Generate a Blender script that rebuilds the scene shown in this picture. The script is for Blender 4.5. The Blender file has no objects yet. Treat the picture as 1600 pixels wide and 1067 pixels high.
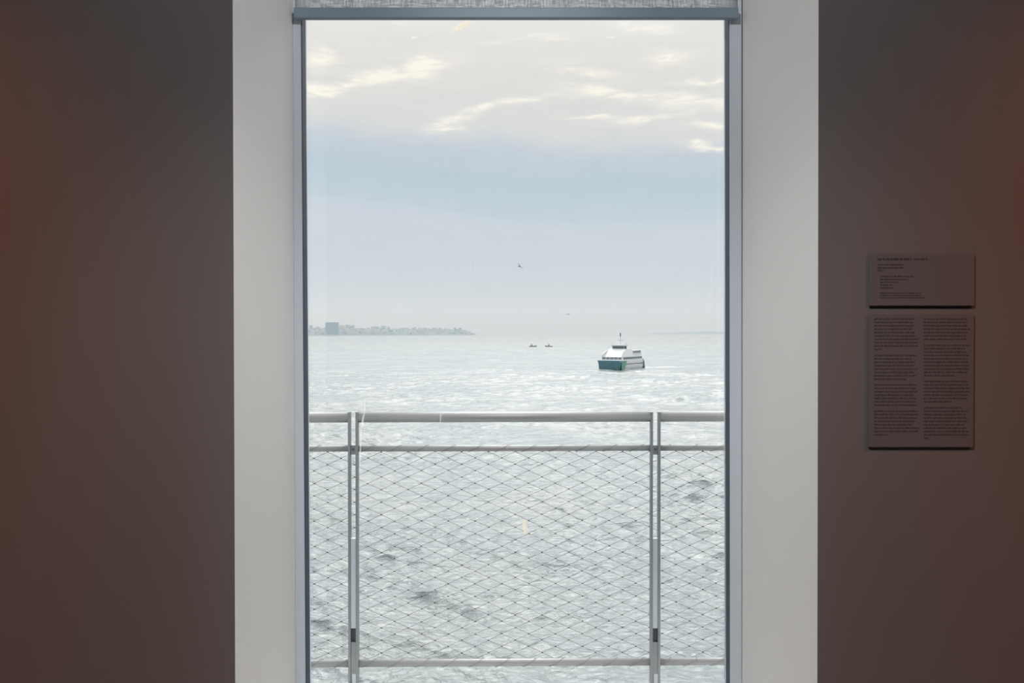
import bpy, bmesh, math, random
import numpy as np
from mathutils import Vector, Matrix
random.seed(7)
sc = bpy.context.scene
COL = sc.collection
PI = math.pi

# ------------------------------------------------------------------ camera
EYE = 1.44                 # eye height over the gallery floor
FPX = 1300.0               # focal length in pixels of the 1600 px wide frame
PITCH = math.atan(12.5 / FPX)
cd = bpy.data.cameras.new('camera')
cd.sensor_width = 36.0
cd.lens = 36.0 * FPX / 1600.0
cd.clip_start = 0.05
cd.clip_end = 60000
cam = bpy.data.objects.new('camera', cd)
COL.objects.link(cam)
cam.location = (0, 0, EYE)
cam.rotation_euler = (PI / 2 - PITCH, 0, 0)
sc.camera = cam
CP, SP = math.cos(PITCH), math.sin(PITCH)

def at(px, py, Y):
    """the point at distance Y in front of the eye that the photograph shows at (px, py)"""
    u, v = (px - 800) / FPX, (533.5 - py) / FPX
    d = Vector((u, CP + v * SP, -SP + v * CP))
    k = Y / d.y
    return Vector((d.x * k, Y, EYE + d.z * k))

def lin(r, g, b):
    return tuple(((c / 255) / 12.92 if c / 255 <= 0.04045 else ((c / 255 + 0.055) / 1.055) ** 2.4) for c in (r, g, b)) + (1.0,)

# ------------------------------------------------------------------ view
sc.view_settings.view_transform = 'Standard'
sc.view_settings.look = 'None'
sc.view_settings.gamma = 1
sc.view_settings.exposure = 0.0
sc.view_settings.use_curve_mapping = False
sc.cycles.max_bounces = 8
sc.cycles.transparent_max_bounces = 12
sc.cycles.volume_bounces = 0

# ------------------------------------------------------------------ node helper
class Nodes:
    def __init__(self, nt):
        self.nt = nt
    def new(self, t, **kw):
        n = self.nt.nodes.new(t)
        for k, v in kw.items():
            setattr(n, k, v)
        return n
    def put(self, sock, v):
        if isinstance(v, bpy.types.NodeSocket):
            self.nt.links.new(v, sock)
        elif v is not None:
            sock.default_value = v
    def m(self, op, a, b=None, c=None, clamp=False):
        n = self.new('ShaderNodeMath', operation=op, use_clamp=clamp)
        self.put(n.inputs[0], a)
        if b is not None: self.put(n.inputs[1], b)
        if c is not None: self.put(n.inputs[2], c)
        return n.outputs[0]
    def mix(self, f, a, b, mode='MIX'):
        n = self.new('ShaderNodeMix', data_type='RGBA', blend_type=mode)
        self.put(n.inputs[0], f); self.put(n.inputs[6], a); self.put(n.inputs[7], b)
        return n.outputs[2]
    def xyz(self, x, y, z):
        n = self.new('ShaderNodeCombineXYZ')
        for i, v in enumerate((x, y, z)): self.put(n.inputs[i], v)
        return n.outputs[0]
    def noise(self, vec, scale, detail=4, rough=0.5, dist=0.0):
        n = self.new('ShaderNodeTexNoise')
        self.put(n.inputs['Vector'], vec)
        n.inputs['Scale'].default_value = scale; n.inputs['Detail'].default_value = detail
        n.inputs['Roughness'].default_value = rough; n.inputs['Distortion'].default_value = dist
        return n.outputs['Fac']
    def ramp(self, f, stops, interp='LINEAR'):
        n = self.new('ShaderNodeValToRGB')
        n.color_ramp.interpolation = interp
        el = n.color_ramp.elements
        while len(el) < len(stops): el.new(0.5)
        for e, (p, c) in zip(el, stops):
            e.position = p; e.color = c
        self.put(n.inputs[0], f)
        return n.outputs[0]
    def smooth(self, v, a, b):
        n = self.new('ShaderNodeMapRange', interpolation_type='SMOOTHSTEP')
        self.put(n.inputs[0], v); n.inputs[1].default_value = a; n.inputs[2].default_value = b
        return n.outputs[0]

# ------------------------------------------------------------------ world: thin overcast, brighter overhead
W = bpy.data.worlds.new('overcast_sky'); sc.world = W
W.use_nodes = True
W.node_tree.nodes.clear()
N = Nodes(W.node_tree)
gen = N.new('ShaderNodeTexCoord').outputs['Generated']
sep = N.new('ShaderNodeSeparateXYZ'); N.put(sep.inputs[0], gen)
X, Y_, Z = sep.outputs
el = N.m('MULTIPLY', N.m('ARCSINE', Z), 180 / PI)                 # degrees
az = N.m('MULTIPLY', N.m('ARCTAN2', X, Y_), 180 / PI)
big = N.noise(N.xyz(N.m('MULTIPLY', X, 2.0), N.m('MULTIPLY', Y_, 2.0), N.m('MULTIPLY', Z, 6.0)), 1.6, 3, 0.5)
fine = N.noise(N.xyz(N.m('MULTIPLY', X, 4.0), N.m('MULTIPLY', Y_, 4.0), N.m('MULTIPLY', Z, 16.0)), 3.2, 5, 0.55, 0.4)
wob = N.m('MULTIPLY', N.m('SUBTRACT', big, 0.5), 3.0)
wob2 = N.m('MULTIPLY', N.m('SUBTRACT', fine, 0.5), 1.2)
slope = N.m('MULTIPLY', N.m('SINE', N.m('MULTIPLY', az, PI / 180)), 3.9)
ee = N.m('ADD', N.m('ADD', el, slope), N.m('ADD', wob, wob2))
def P01(d): return max(0.0, min(1.0, d / 40.0))
base = N.ramp(N.m('DIVIDE', ee, 40.0, clamp=True), [
    (P01(0), lin(203, 212, 220)), (P01(4), lin(203, 211, 220)), (P01(7.6), lin(204, 212, 222)),
    (P01(8.8), lin(193, 207, 217)), (P01(10.8), lin(190, 205, 215)), (P01(12.4), lin(199, 209, 219)),
    (P01(13.6), lin(222, 223, 222)), (P01(18), lin(231, 229, 225)), (P01(24), lin(230, 231, 229)), (P01(40), lin(240, 241, 242))])
# sunlit breaks in the cloud sheet: centre (azimuth, elevation), half sizes, tilt
def ae(px, py):
    p = at(px, py, 10.0) - Vector((0, 0, EYE)); p.normalize()
    return math.degrees(math.atan2(p.x, p.y)), math.degrees(math.asin(p.z))
azd = N.m('ADD', az, N.m('MULTIPLY', N.m('SUBTRACT', fine, 0.5), 3.4))
eld = N.m('ADD', el, N.m('MULTIPLY', N.m('SUBTRACT', fine, 0.5), -1.6))
streaks = None
for (px, py, w, h, tilt, s) in [
        (500, 92, 28, 9, -8, .8), (590, 122, 85, 9, -12, 1.0), (660, 104, 45, 6, -14, .8), (500, 142, 40, 7, -8, .7),
        (725, 178, 50, 5, -18, .7), (690, 197, 26, 4, -8, .7), (815, 158, 75, 4, -5, .6), (905, 108, 50, 6, 8, .7),
        (1050, 92, 34, 8, 0, .8), (1005, 42, 46, 7, 6, .6), (1110, 128, 36, 3, 0, .9), (960, 145, 70, 6, 8, .8),
        (1080, 158, 75, 7, 5, .8), (925, 184, 40, 2.6, 0, .9), (1010, 182, 50, 3, -5, .7), (1110, 230, 26, 3, 0, .9),
        (1110, 196, 30, 4, 8, .7), (850, 60, 36, 5, -3, .45), (780, 65, 26, 5, 0, .35),
        (330, 110, 120, 9, 6, .7), (1320, 140, 130, 9, -4, .7), (180, 60, 100, 8, -8, .6), (1500, 80, 110, 8, 5, .6)]:
    a0, e0 = ae(px, py)
    sa, se = w / FPX * 57.3, h / FPX * 57.3 * 1.25
    c, s_ = math.cos(math.radians(tilt)), math.sin(math.radians(tilt))
    dx = N.m('SUBTRACT', azd, a0); dy = N.m('SUBTRACT', eld, e0)
    u = N.m('DIVIDE', N.m('SUBTRACT', N.m('MULTIPLY', dx, c), N.m('MULTIPLY', dy, s_)), sa)
    v = N.m('DIVIDE', N.m('ADD', N.m('MULTIPLY', dx, s_), N.m('MULTIPLY', dy, c)), se)
    q = N.m('ADD', N.m('MULTIPLY', u, u), N.m('MULTIPLY', v, v))
    g = N.m('MULTIPLY', N.m('EXPONENT', N.m('MULTIPLY', q, -1.0)), s)
    streaks = g if streaks is None else N.m('ADD', streaks, g)
rough_n = N.noise(N.xyz(N.m('MULTIPLY', X, 5.0), N.m('MULTIPLY', Y_, 5.0), N.m('MULTIPLY', Z, 22.0)), 6.0, 6, 0.6, 0.6)
streaks = N.m('MULTIPLY', streaks, N.m('ADD', N.m('MULTIPLY', N.smooth(rough_n, 0.36, 0.60), 0.9), 0.5), clamp=True)
sky = N.mix(streaks, base, lin(255, 250, 238))
mott = N.m('ADD', 1.03, N.m('MULTIPLY', N.m('SUBTRACT', rough_n, 0.5), 0.10))
# overcast skies are about three times as bright overhead as at the horizon
up = N.m('MAXIMUM', Z, 0.0)
gain = N.m('MULTIPLY', mott, N.m('ADD', 1.0, N.m('MULTIPLY', N.m('MAXIMUM', N.m('SUBTRACT', up, 0.30), 0.0), 0.9)))
bg = N.new('ShaderNodeBackground')
N.put(bg.inputs[0], sky); N.put(bg.inputs[1], gain)
out = N.new('ShaderNodeOutputWorld'); W.node_tree.links.new(bg.outputs[0], out.inputs[0])

SUN_E = 3.0
# the sun behind thin cloud, high in front of the window: a broad soft glow
sl = bpy.data.lights.new('veiled_sun', 'SUN'); sl.energy = SUN_E; sl.angle = math.radians(56); sl.color = (1.0, 0.99, 0.975)
so = bpy.data.objects.new('veiled_sun', sl); COL.objects.link(so)
so.rotation_euler = Vector((math.sin(math.radians(1)) * -math.cos(math.radians(50)), -math.cos(math.radians(1)) * math.cos(math.radians(50)), -math.sin(math.radians(50)))).to_track_quat('-Z', 'Y').to_euler()

# ------------------------------------------------------------------ unseen room lamps (their housings come with the ceiling)

WARM_W = 165.0
FILL_LOW_W = 225.0  # neutral fill, added to lift the window reveals
FILL_HIGH_W = 142.0

# ------------------------------------------------------------------ materials
def mat(name, color, rough=0.6, metal=0.0, spec=0.5, var=0.0, scale=8.0, bump=0.0, bscale=60.0, aniso=(1, 1, 1)):
    m = bpy.data.materials.new(name); m.use_nodes = True
    nt = m.node_tree; b = nt.nodes['Principled BSDF']; n = Nodes(nt)
    tc = nt.nodes.new('ShaderNodeTexCoord').outputs['Object']
    mp = nt.nodes.new('ShaderNodeMapping'); nt.links.new(tc, mp.inputs[0]); mp.inputs['Scale'].default_value = aniso
    v = mp.outputs[0]
    b.inputs['Roughness'].default_value = rough
    b.inputs['Metallic'].default_value = metal
    b.inputs['Specular IOR Level'].default_value = spec
    f = n.noise(v, scale, 4, 0.55)
    lo = tuple(c * (1 - var) for c in color[:3]) + (1,)
    hi = tuple(min(1, c * (1 + var)) for c in color[:3]) + (1,)
    n.put(b.inputs['Base Color'], n.mix(f, lo, hi))
    if bump:
        bn = nt.nodes.new('ShaderNodeBump'); bn.inputs['Strength'].default_value = bump; bn.inputs['Distance'].default_value = 0.002
        n.put(bn.inputs['Height'], n.noise(v, bscale, 3, 0.6))
        nt.links.new(bn.outputs[0], b.inputs['Normal'])
    return m

M = {}
M['wall'] = mat('warm_grey_wall_paint', (0.145, 0.140, 0.139, 1), 0.85, var=0.02, scale=1.2, bump=0.15, bscale=90)
M['reveal'] = mat('white_reveal_paint', (0.80, 0.815, 0.80, 1), 0.7, var=0.02, scale=3, bump=0.2, bscale=30)
M['ceiling'] = mat('ceiling_paint', (0.6, 0.59, 0.57, 1), 0.9, var=0.02)
M['facade'] = mat('facade_panel', (0.6, 0.61, 0.62, 1), 0.6, var=0.05)
M['floor'] = mat('grey_concrete_floor', (0.48, 0.46, 0.44, 1), 0.5, var=0.1, scale=2.5)
M['paving'] = mat('terrace_paving', (0.55, 0.55, 0.54, 1), 0.8, var=0.1, scale=5)
M['frame'] = mat('pale_grey_aluminium', (0.60, 0.68, 0.74, 1), 0.45, var=0.02)
M['gasket'] = mat('dark_blue_grey_gasket', (0.045, 0.065, 0.10, 1), 0.6, var=0.08)
M['bar'] = mat('slate_blind_bar', (0.22, 0.30, 0.36, 1), 0.45, var=0.03)
M['steel'] = mat('brushed_steel', (0.47, 0.475, 0.47, 1), 0.48, metal=0.4, var=0.07, scale=14, aniso=(0.3, 1, 1), bump=0.15, bscale=200)
M['steel_post'] = mat('grey_post_steel', (0.34, 0.365, 0.375, 1), 0.45, metal=0.4, var=0.05, scale=10)
M['steel_core'] = mat('pale_post_core', (0.72, 0.78, 0.83, 1), 0.4, metal=0.2, var=0.04)
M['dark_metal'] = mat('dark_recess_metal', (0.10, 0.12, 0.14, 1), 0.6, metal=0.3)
M['wire'] = mat('wire_rope', (0.26, 0.255, 0.25, 1), 0.5, metal=0.3)
M['ferrule'] = mat('wire_ferrule', (0.07, 0.07, 0.07, 1), 0.5, metal=0.5)
M['board'] = mat('caption_board_card', (0.112, 0.111, 0.117, 1), 0.75, var=0.01)
M['print'] = mat('black_print', (0.03, 0.026, 0.026, 1), 0.8)
M['print_bold'] = mat('bold_black_print', (0.02, 0.018, 0.018, 1), 0.8)
M['black'] = mat('lamp_black', (0.03, 0.03, 0.03, 1), 0.5)

# ------------------------------------------------------------------ mesh helpers
def bx(bm, a, b, mi=0):
    x0, y0, z0 = a; x1, y1, z1 = b
    v = [bm.verts.new(p) for p in ((x0, y0, z0), (x1, y0, z0), (x1, y1, z0), (x0, y1, z0), (x0, y0, z1), (x1, y0, z1), (x1, y1, z1), (x0, y1, z1))]
    for f in ((0, 3, 2, 1), (4, 5, 6, 7), (0, 1, 5, 4), (1, 2, 6, 5), (2, 3, 7, 6), (3, 0, 4, 7)):
        fc = bm.faces.new([v[i] for i in f]); fc.material_index = mi
    return v

def hexa(bm, bot, top, mi=0):
    v = [bm.verts.new(p) for p in list(bot) + list(top)]
    n = len(bot)
    bm.faces.new(v[:n][::-1]).material_index = mi
    bm.faces.new(v[n:]).material_index = mi
    for i in range(n):
        bm.faces.new((v[i], v[(i + 1) % n], v[n + (i + 1) % n], v[n + i])).material_index = mi
    return v

def tube(bm, pts, r, n=8, caps=True, mi=0):
    pts = [Vector(p) for p in pts]
    rings = []
    up0 = Vector((0, 0, 1))
    for i, p in enumerate(pts):
        t = (pts[min(i + 1, len(pts) - 1)] - pts[max(i - 1, 0)]).normalized()
        ref = up0 if abs(t.z) < 0.9 else Vector((0, 1, 0))
        a = t.cross(ref).normalized(); b = t.cross(a).normalized()
        rr = r[i] if isinstance(r, (list, tuple)) else r
        rings.append([bm.verts.new(p + a * (rr * math.cos(2 * PI * k / n)) + b * (rr * math.sin(2 * PI * k / n))) for k in range(n)])
    for i in range(len(rings) - 1):
        for k in range(n):
            f = bm.faces.new((rings[i][k], rings[i][(k + 1) % n], rings[i + 1][(k + 1) % n], rings[i + 1][k])); f.smooth = n > 5; f.material_index = mi
    if caps:
        bm.faces.new(rings[0]).material_index = mi; bm.faces.new(rings[-1][::-1]).material_index = mi

def loft(bm, rings, closed=True, caps=True, smooth=False, mi=0):
    vs = [[bm.verts.new(p) for p in r] for r in rings]
    n = len(vs[0])
    for i in range(len(vs) - 1):
        for k in range(n if closed else n - 1):
            f = bm.faces.new((vs[i][k], vs[i][(k + 1) % n], vs[i + 1][(k + 1) % n], vs[i + 1][k])); f.smooth = smooth; f.material_index = mi
    if caps:
        bm.faces.new(vs[0][::-1]).material_index = mi; bm.faces.new(vs[-1]).material_index = mi
    return vs

def obj(name, bm, mats, parent=None, bevel=0.0, loc=None):
    bmesh.ops.recalc_face_normals(bm, faces=bm.faces)
    if bevel:
        bmesh.ops.bevel(bm, geom=[e for e in bm.edges if not e.is_boundary], offset=bevel, segments=2, profile=0.6, affect='EDGES')
    me = bpy.data.meshes.new(name); bm.to_mesh(me); bm.free()
    for m in (mats if isinstance(mats, (list, tuple)) else [mats]): me.materials.append(m)
    o = bpy.data.objects.new(name, me); COL.objects.link(o)
    if parent: o.parent = parent
    if loc: o.location = loc
    return o

def empty(name, loc=(0, 0, 0), rz=0.0):
    o = bpy.data.objects.new(name, None); COL.objects.link(o)
    o.location = loc; o.rotation_euler = (0, 0, rz); o.empty_display_size = 0.1
    return o

def tag(o, label=None, cat=None, group=None, kind=None):
    if label: o['label'] = label
    if cat: o['category'] = cat
    if group: o['group'] = group
    if kind: o['kind'] = kind
    return o

def local(root):           # world -> thing-local shift for translated roots
    L = Vector(root.location)
    return lambda p: Vector(p) - L

# ------------------------------------------------------------------ the sea
SEA_Z = EYE - 14.2
def build_sea():
    rng = np.random.default_rng(11)
    fine_t = np.linspace(-23, 23, 620)
    side = np.linspace(0, 1, 26)[1:] ** 1.6 * 62
    th = np.radians(np.concatenate([-23 - side[::-1], fine_t, 23 + side]))
    r1 = np.geomspace(7, 27, 60, endpoint=False)
    r2 = np.geomspace(27, 330, 960, endpoint=False)
    r3 = np.concatenate([np.geomspace(330, 2600, 300, endpoint=False), np.geomspace(2600, 26000, 60)])
    r = np.concatenate([r1, r2, r3])
    R, T = np.meshgrid(r, th, indexing='ij')
    x = R * np.sin(T); y = R * np.cos(T)
    dr = np.gradient(r)[:, None] * np.ones_like(T)
    dt = (R * np.gradient(th)[None, :])
    sp = np.maximum(dr, dt)
    z = np.zeros_like(x); ox = np.zeros_like(x); oy = np.zeros_like(x)
    for k in range(142):
        lam = 0.40 * (9.0 / 0.40) ** (rng.random() ** 1.15) if k < 110 else 9.0 * 4.0 ** rng.random()
        d = rng.normal(0, 0.48) - (0.35 if k < 110 else 0.1)
        kx, ky = math.sin(d), -math.cos(d)
        kk = 2 * math.pi / lam
        amp = 0.0068 * lam ** 1.0 * (0.6 + 0.8 * rng.random()) * (1.0 if lam < 1.2 else 1.05 if lam < 4 else 0.6 if k < 110 else 0.3)
        ph = rng.random() * 6.283
        fade = np.clip((lam / sp - 2.6) / 3.0, 0, 1)
        # gust patches: rougher and calmer stretches of water
        a = kk * (kx * x + ky * y) + ph
        z += amp * fade * np.cos(a)
        ox -= 0.8 * amp * fade * kx * np.sin(a)
        oy -= 0.8 * amp * fade * ky * np.sin(a)
    gust = 1.0 + 0.45 * np.sin(x / 9.0 + 0.6 * np.sin(y / 14.0)) * np.sin(y / 11.0 + 1.3 + 0.5 * np.sin(x / 17.0))
    z *= gust; ox *= gust; oy *= gust
    co = np.stack([x + ox, y + oy, SEA_Z + z], -1).reshape(-1, 3).astype(np.float32)
    nr, nt_ = R.shape
    i = np.arange(nr - 1)[:, None] * nt_ + np.arange(nt_ - 1)[None, :]
    q = np.stack([i, i + nt_, i + nt_ + 1, i + 1], -1).reshape(-1, 4)
    q = q[:, ::-1]
    me = bpy.data.meshes.new('sea')
    me.vertices.add(len(co)); me.vertices.foreach_set('co', co.ravel())
    me.loops.add(q.size); me.loops.foreach_set('vertex_index', q.ravel().astype(np.int32))
    me.polygons.add(len(q))
    me.polygons.foreach_set('loop_start', (np.arange(len(q)) * 4).astype(np.int32))
    me.polygons.foreach_set('loop_total', np.full(len(q), 4, np.int32))
    me.polygons.foreach_set('use_smooth', np.ones(len(q), bool))
    me.update(calc_edges=True); me.validate()
    if me.polygons[0].normal.z < 0: me.flip_normals()
    m = bpy.data.materials.new('choppy_sea_water'); m.use_nodes = True
    nt = m.node_tree; b = nt.nodes['Principled BSDF']; n = Nodes(nt)
    geo = nt.nodes.new('ShaderNodeNewGeometry').outputs['Position']
    big = n.noise(geo, 0.05, 3, 0.5)
    n.put(b.inputs['Base Color'], n.mix(n.smooth(big, 0.35, 0.65), (0.165, 0.212, 0.216, 1), (0.21, 0.248, 0.246, 1)))
    # ripples too small to be built far out widen the gloss there instead
    far = nt.nodes.new('ShaderNodeVectorMath'); far.operation = 'LENGTH'; nt.links.new(geo, far.inputs[0])
    n.put(b.inputs['Roughness'], n.m('ADD', 0.16, n.m('MULTIPLY', n.smooth(far.outputs['Value'], 200, 900), 0.06)))
    b.inputs['IOR'].default_value = 1.8
    mp = nt.nodes.new('ShaderNodeMapping'); nt.links.new(geo, mp.inputs[0]); mp.inputs['Scale'].default_value = (0.65, 1.15, 1)
    h1 = n.noise(mp.outputs[0], 3.2, 5, 0.62, 0.5)
    h2 = n.noise(mp.outputs[0], 0.55, 3, 0.55, 0.3)
    h = n.m('ADD', n.m('MULTIPLY', h1, 0.16), n.m('MULTIPLY', h2, 0.5))
    bn = nt.nodes.new('ShaderNodeBump'); bn.inputs['Strength'].default_value = 0.9; bn.inputs['Distance'].default_value = 1.0
    n.put(bn.inputs['Height'], h); nt.links.new(bn.outputs[0], b.inputs['Normal'])
    me.materials.append(m)
    o = bpy.data.objects.new('sea', me); COL.objects.link(o)
    tag(o, 'pale choppy grey green sea filling the view beyond the railing', 'sea', kind='structure')
build_sea()

# ------------------------------------------------------------------ the wall with its deep window opening
YW, YF, YG, YX = 2.30, 2.80, 2.865, 2.98     # wall face, frame face, glass, facade face
ZB, ZT = 0.10, 3.02                          # bottom and top of the opening
def edge(xt, xb, Y, z):
    """x of a near vertical edge seen at xt on the frame's top row and at xb on its bottom row"""
    a, b = at(xt, 0, Y), at(xb, 1067, Y)
    return a.x + (b.x - a.x) * (z - a.z) / (b.z - a.z)
RX, RH = 4.6, 3.7
def wall_front():
    bm = bmesh.new()
    def ring(Y, l, r, zb, zt):
        return [(edge(*l, Y, zb), Y, zb), (edge(*r, Y, zb), Y, zb), (edge(*r, Y, zt), Y, zt), (edge(*l, Y, zt), Y, zt)]
    inner = [bm.verts.new(p) for p in ring(YW, (363.5, 367.5), (1279, 1277), ZB, ZT)]
    mid = [bm.verts.new(p) for p in ring(YF, (456.5, 461.5), (1161.3, 1160), ZB + 0.02, ZT)]
    midb = [bm.verts.new(p) for p in ring(YX, (456.5 + 4, 461.5 + 4), (1161.3 - 8, 1160 - 8), ZB + 0.02, ZT)]
    midb2 = [bm.verts.new((mid[i].co.x, YX, mid[i].co.z)) for i in range(4)]
    for v in midb: bm.verts.remove(v)
    outer = [bm.verts.new(p) for p in ((-RX, YW, 0), (RX, YW, 0), (RX, YW, RH), (-RX, YW, RH))]
    outb = [bm.verts.new(p) for p in ((-RX, YX, -0.4), (RX, YX, -0.4), (RX, YX, RH + 0.4), (-RX, YX, RH + 0.4))]
    for i in range(4):
        j = (i + 1) % 4
        bm.faces.new((outer[i], outer[j], inner[j], inner[i])).material_index = 0
        bm.faces.new((inner[i], inner[j], mid[j], mid[i])).material_index = 1
        bm.faces.new((mid[i], mid[j], midb2[j], midb2[i])).material_index = 1
        bm.faces.new((midb2[i], midb2[j], outb[j], outb[i])).material_index = 2
        bm.faces.new((outb[i], outb[j], outer[j], outer[i])).material_index = 2
    o = obj('wall_front', bm, [M['wall'], M['reveal'], M['facade']])
    tag(o, 'dim grey brown gallery wall around the deep white window opening', 'wall', kind='structure')
wall_front()

def slab(name, a, b, m, label, cat):
    bm = bmesh.new(); bx(bm, a, b)
    return tag(obj(name, bm, m), label, cat, kind='structure')
RB = -6.0
slab('floor', (-RX, RB, -0.1), (RX, YW, 0), M['floor'], 'grey gallery floor below the picture', 'floor')
slab('ceiling', (-RX, RB, RH), (RX, YW, RH + 0.1), M['ceiling'], 'pale gallery ceiling above the picture', 'ceiling')
slab('wall_left', (-RX - 0.1, RB, 0), (-RX, YW, RH), M['wall'], 'gallery side wall left of the picture', 'wall')
slab('wall_right', (RX, RB, 0), (RX + 0.1, YW, RH), M['wall'], 'gallery side wall right of the picture', 'wall')
slab('wall_back', (-RX, RB - 0.1, 0), (RX, RB, RH), M['wall'], 'gallery wall behind the viewer', 'wall')
slab('terrace_floor', (-RX, YX, -0.32), (RX, 3.40, -0.02), M['paving'], 'narrow terrace slab outside the window', 'terrace')

# ------------------------------------------------------------------ the window
win = empty('window_1', (0.03, YF, ZB)); tag(win, 'tall fixed window with pale aluminium frame and dark inner gasket', 'window', kind='structure')
lw = local(win)
def strip(name, xa, xb, Y0, Y1, zb, zt, m, parent, ya=None):
    """an upright bar between two pixel lines, seen on its front face"""
    bm = bmesh.new()
    bot = [(edge(*xa, Y0, zb), Y0, zb), (edge(*xb, Y0, zb), Y0, zb), (edge(*xb, Y0, zb), Y1, zb), (edge(*xa, Y0, zb), Y1, zb)]
    top = [(edge(*xa, Y0, zt), Y0, zt), (edge(*xb, Y0, zt), Y0, zt), (edge(*xb, Y0, zt), Y1, zt), (edge(*xa, Y0, zt), Y1, zt)]
    hexa(bm, [lw(p) for p in bot], [lw(p) for p in top])
    return obj(name, bm, m, parent)
zb, zt = ZB + 0.02, ZT
fl = strip('frame_stile', (457.3, 462.3), (469.2, 476.8), YF + 0.004, YG + 0.02, zb, zt, M['frame'], win)
fr = strip('frame_stile', (1140.2, 1141.4), (1158.6, 1158.6), YF + 0.004, YG + 0.02, zb, zt, M['frame'], win)
# dark shadow joints between frame and plaster
strip('shadow_joint', (1158.7, 1158.7), (1161.2, 1159.9), YF + 0.010, YG, zb, zt, M['gasket'], win)
strip('shadow_joint', (456.6, 461.6), (457.2, 462.2), YF + 0.010, YG, zb, zt, M['gasket'], win)
# the dark gaskets on the inner returns
strip('gasket', (469.3, 476.9), (471.6, 479.0), YF + 0.012, YG - 0.003, zb + .06, zt - .06, M['gasket'], win)
strip('gasket', (1138.2, 1140.2), (1140.1, 1141.3), YF + 0.012, YG - 0.003, zb + .06, zt - .06, M['gasket'], win)
def rail_h(name, z0, z1, Y0, Y1, m, xl, xr):
    bm = bmesh.new(); bx(bm, lw((xl, Y0, z0)), lw((xr, Y1, z1))); return obj(name, bm, m, win, bevel=0.001)
gl, gr = edge(469.3, 476.9, YF, 1.4), edge(1140.1, 1141.3, YF, 1.4)
rail_h('frame_rail', zb, zb + 0.055, YF + 0.004, YG + 0.02, M['frame'], gl + .004, gr - .004)
rail_h('frame_rail', zt - 0.055, zt, YF + 0.004, YG + 0.02, M['frame'], gl + .01, gr - .004)
# glass
mg = bpy.data.materials.new('clear_window_glass'); mg.use_nodes = True
nt = mg.node_tree; nt.nodes.clear(); n = Nodes(nt)
tr = n.new('ShaderNodeBsdfTransparent'); tr.inputs[0].default_value = (0.985, 0.988, 0.987, 1)
gs = n.new('ShaderNodeBsdfGlossy'); gs.inputs['Roughness'].default_value = 0.02
lwt = n.new('ShaderNodeFresnel'); lwt.inputs[0].default_value = 1.45
ms = n.new('ShaderNodeMixShader'); n.put(ms.inputs[0], n.m('MULTIPLY', lwt.outputs[0], 0.8)); nt.links.new(tr.outputs[0], ms.inputs[1]); nt.links.new(gs.outputs[0], ms.inputs[2])
mo = n.new('ShaderNodeOutputMaterial'); nt.links.new(ms.outputs[0], mo.inputs[0])
bm = bmesh.new()
bx(bm, lw((gl - .002, YG, zb + .04)), lw((gr + .002, YG + 0.008, zt - .04)))
glass = obj('glass_pane', bm, mg, win)

def smear_mat(name, col, alpha):
    m = bpy.data.materials.new(name); m.use_nodes = True
    nt = m.node_tree; b = nt.nodes['Principled BSDF']; n = Nodes(nt)
    tc = nt.nodes.new('ShaderNodeTexCoord').outputs['Object']
    f = n.noise(tc, 70, 3, 0.5)
    b.inputs['Base Color'].default_value = col; b.inputs['Roughness'].default_value = 0.9
    n.put(b.inputs['Alpha'], n.m('MULTIPLY', n.smooth(f, 0.25, 0.65), alpha, clamp=True))
    # thin dried matter lets part of the daylight through
    b.inputs['Transmission Weight'].default_value = 0.0
    tl = n.new('ShaderNodeBsdfTranslucent'); tl.inputs[0].default_value = col
    tp = n.new('ShaderNodeBsdfTransparent')
    mx = n.new('ShaderNodeMixShader'); mx2 = n.new('ShaderNodeMixShader')
    n.put(mx.inputs[0], n.m('MULTIPLY', n.smooth(f, 0.1, 0.55), alpha, clamp=True))
    nt.links.new(tp.outputs[0], mx.inputs[1]); nt.links.new(tl.outputs[0], mx.inputs[2])
    o = [x for x in nt.nodes if x.type == 'OUTPUT_MATERIAL'][0]
    nt.links.new(mx.outputs[0], o.inputs[0])
    return m
S_TAN = smear_mat('dried_tan_dropping', (0.76, 0.68, 0.54, 1), 0.8)
S_WHITE = smear_mat('dried_white_drip', (0.95, 0.95, 0.93, 1), 0.38)
S_GREY = smear_mat('dull_water_streak', (0.8, 0.82, 0.84, 1), 0.10)
def smear(pts, m, label):
    """a thin dried crust on the outer face of the glass: (x, y, half width) down the photograph"""
    bm = bmesh.new(); YS = YG + 0.0085
    rows = []
    for i, (px, py, w) in enumerate(pts):
        j = min(i + 1, len(pts) - 1); k = max(i - 1, 0)
        d = Vector((pts[j][0] - pts[k][0], pts[j][1] - pts[k][1])); d.normalize()
        nx, ny = -d.y, d.x
        row = []
        for s in (-1, -0.4, 0.4, 1):
            p = lw(at(px + nx * w * s, py + ny * w * s, YS))
            p.y += 0.0006 * (1 - abs(s))
            row.append(p)
        rows.append(row)
    loft(bm, rows, closed=False, caps=False, smooth=True)
    tag(obj('dried_smear', bm, m, win), label)
smear([(737, 30, 2), (733, 34, 4), (727, 39, 5), (719, 42, 5.5), (713, 45, 4), (708, 47, 2), (704, 51, .7), (702, 54, 1.2)], S_TAN, 'tan bird dropping near the top of the glass')
smear([(817, 812, 2), (820, 820, 3.6), (821, 828, 3.4), (821.5, 835, 1.6)], S_TAN, 'short tan drip low on the glass')
smear([(814, 838, 4), (823, 843, 6), (832, 846, 4)], S_GREY, 'faint white smudge below the tan drip')
smear([(570, 622, .6), (570, 640, 1.0), (567, 656, 1.4), (564, 680, .8), (563, 705, 1.2), (562, 730, .5)], S_WHITE, 'thin white drip beside the left post')
smear([(688.5, 644, .5), (688.5, 651, 1.0), (688, 660, .4)], S_WHITE, 'tiny white drip over the handrail')
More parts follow.
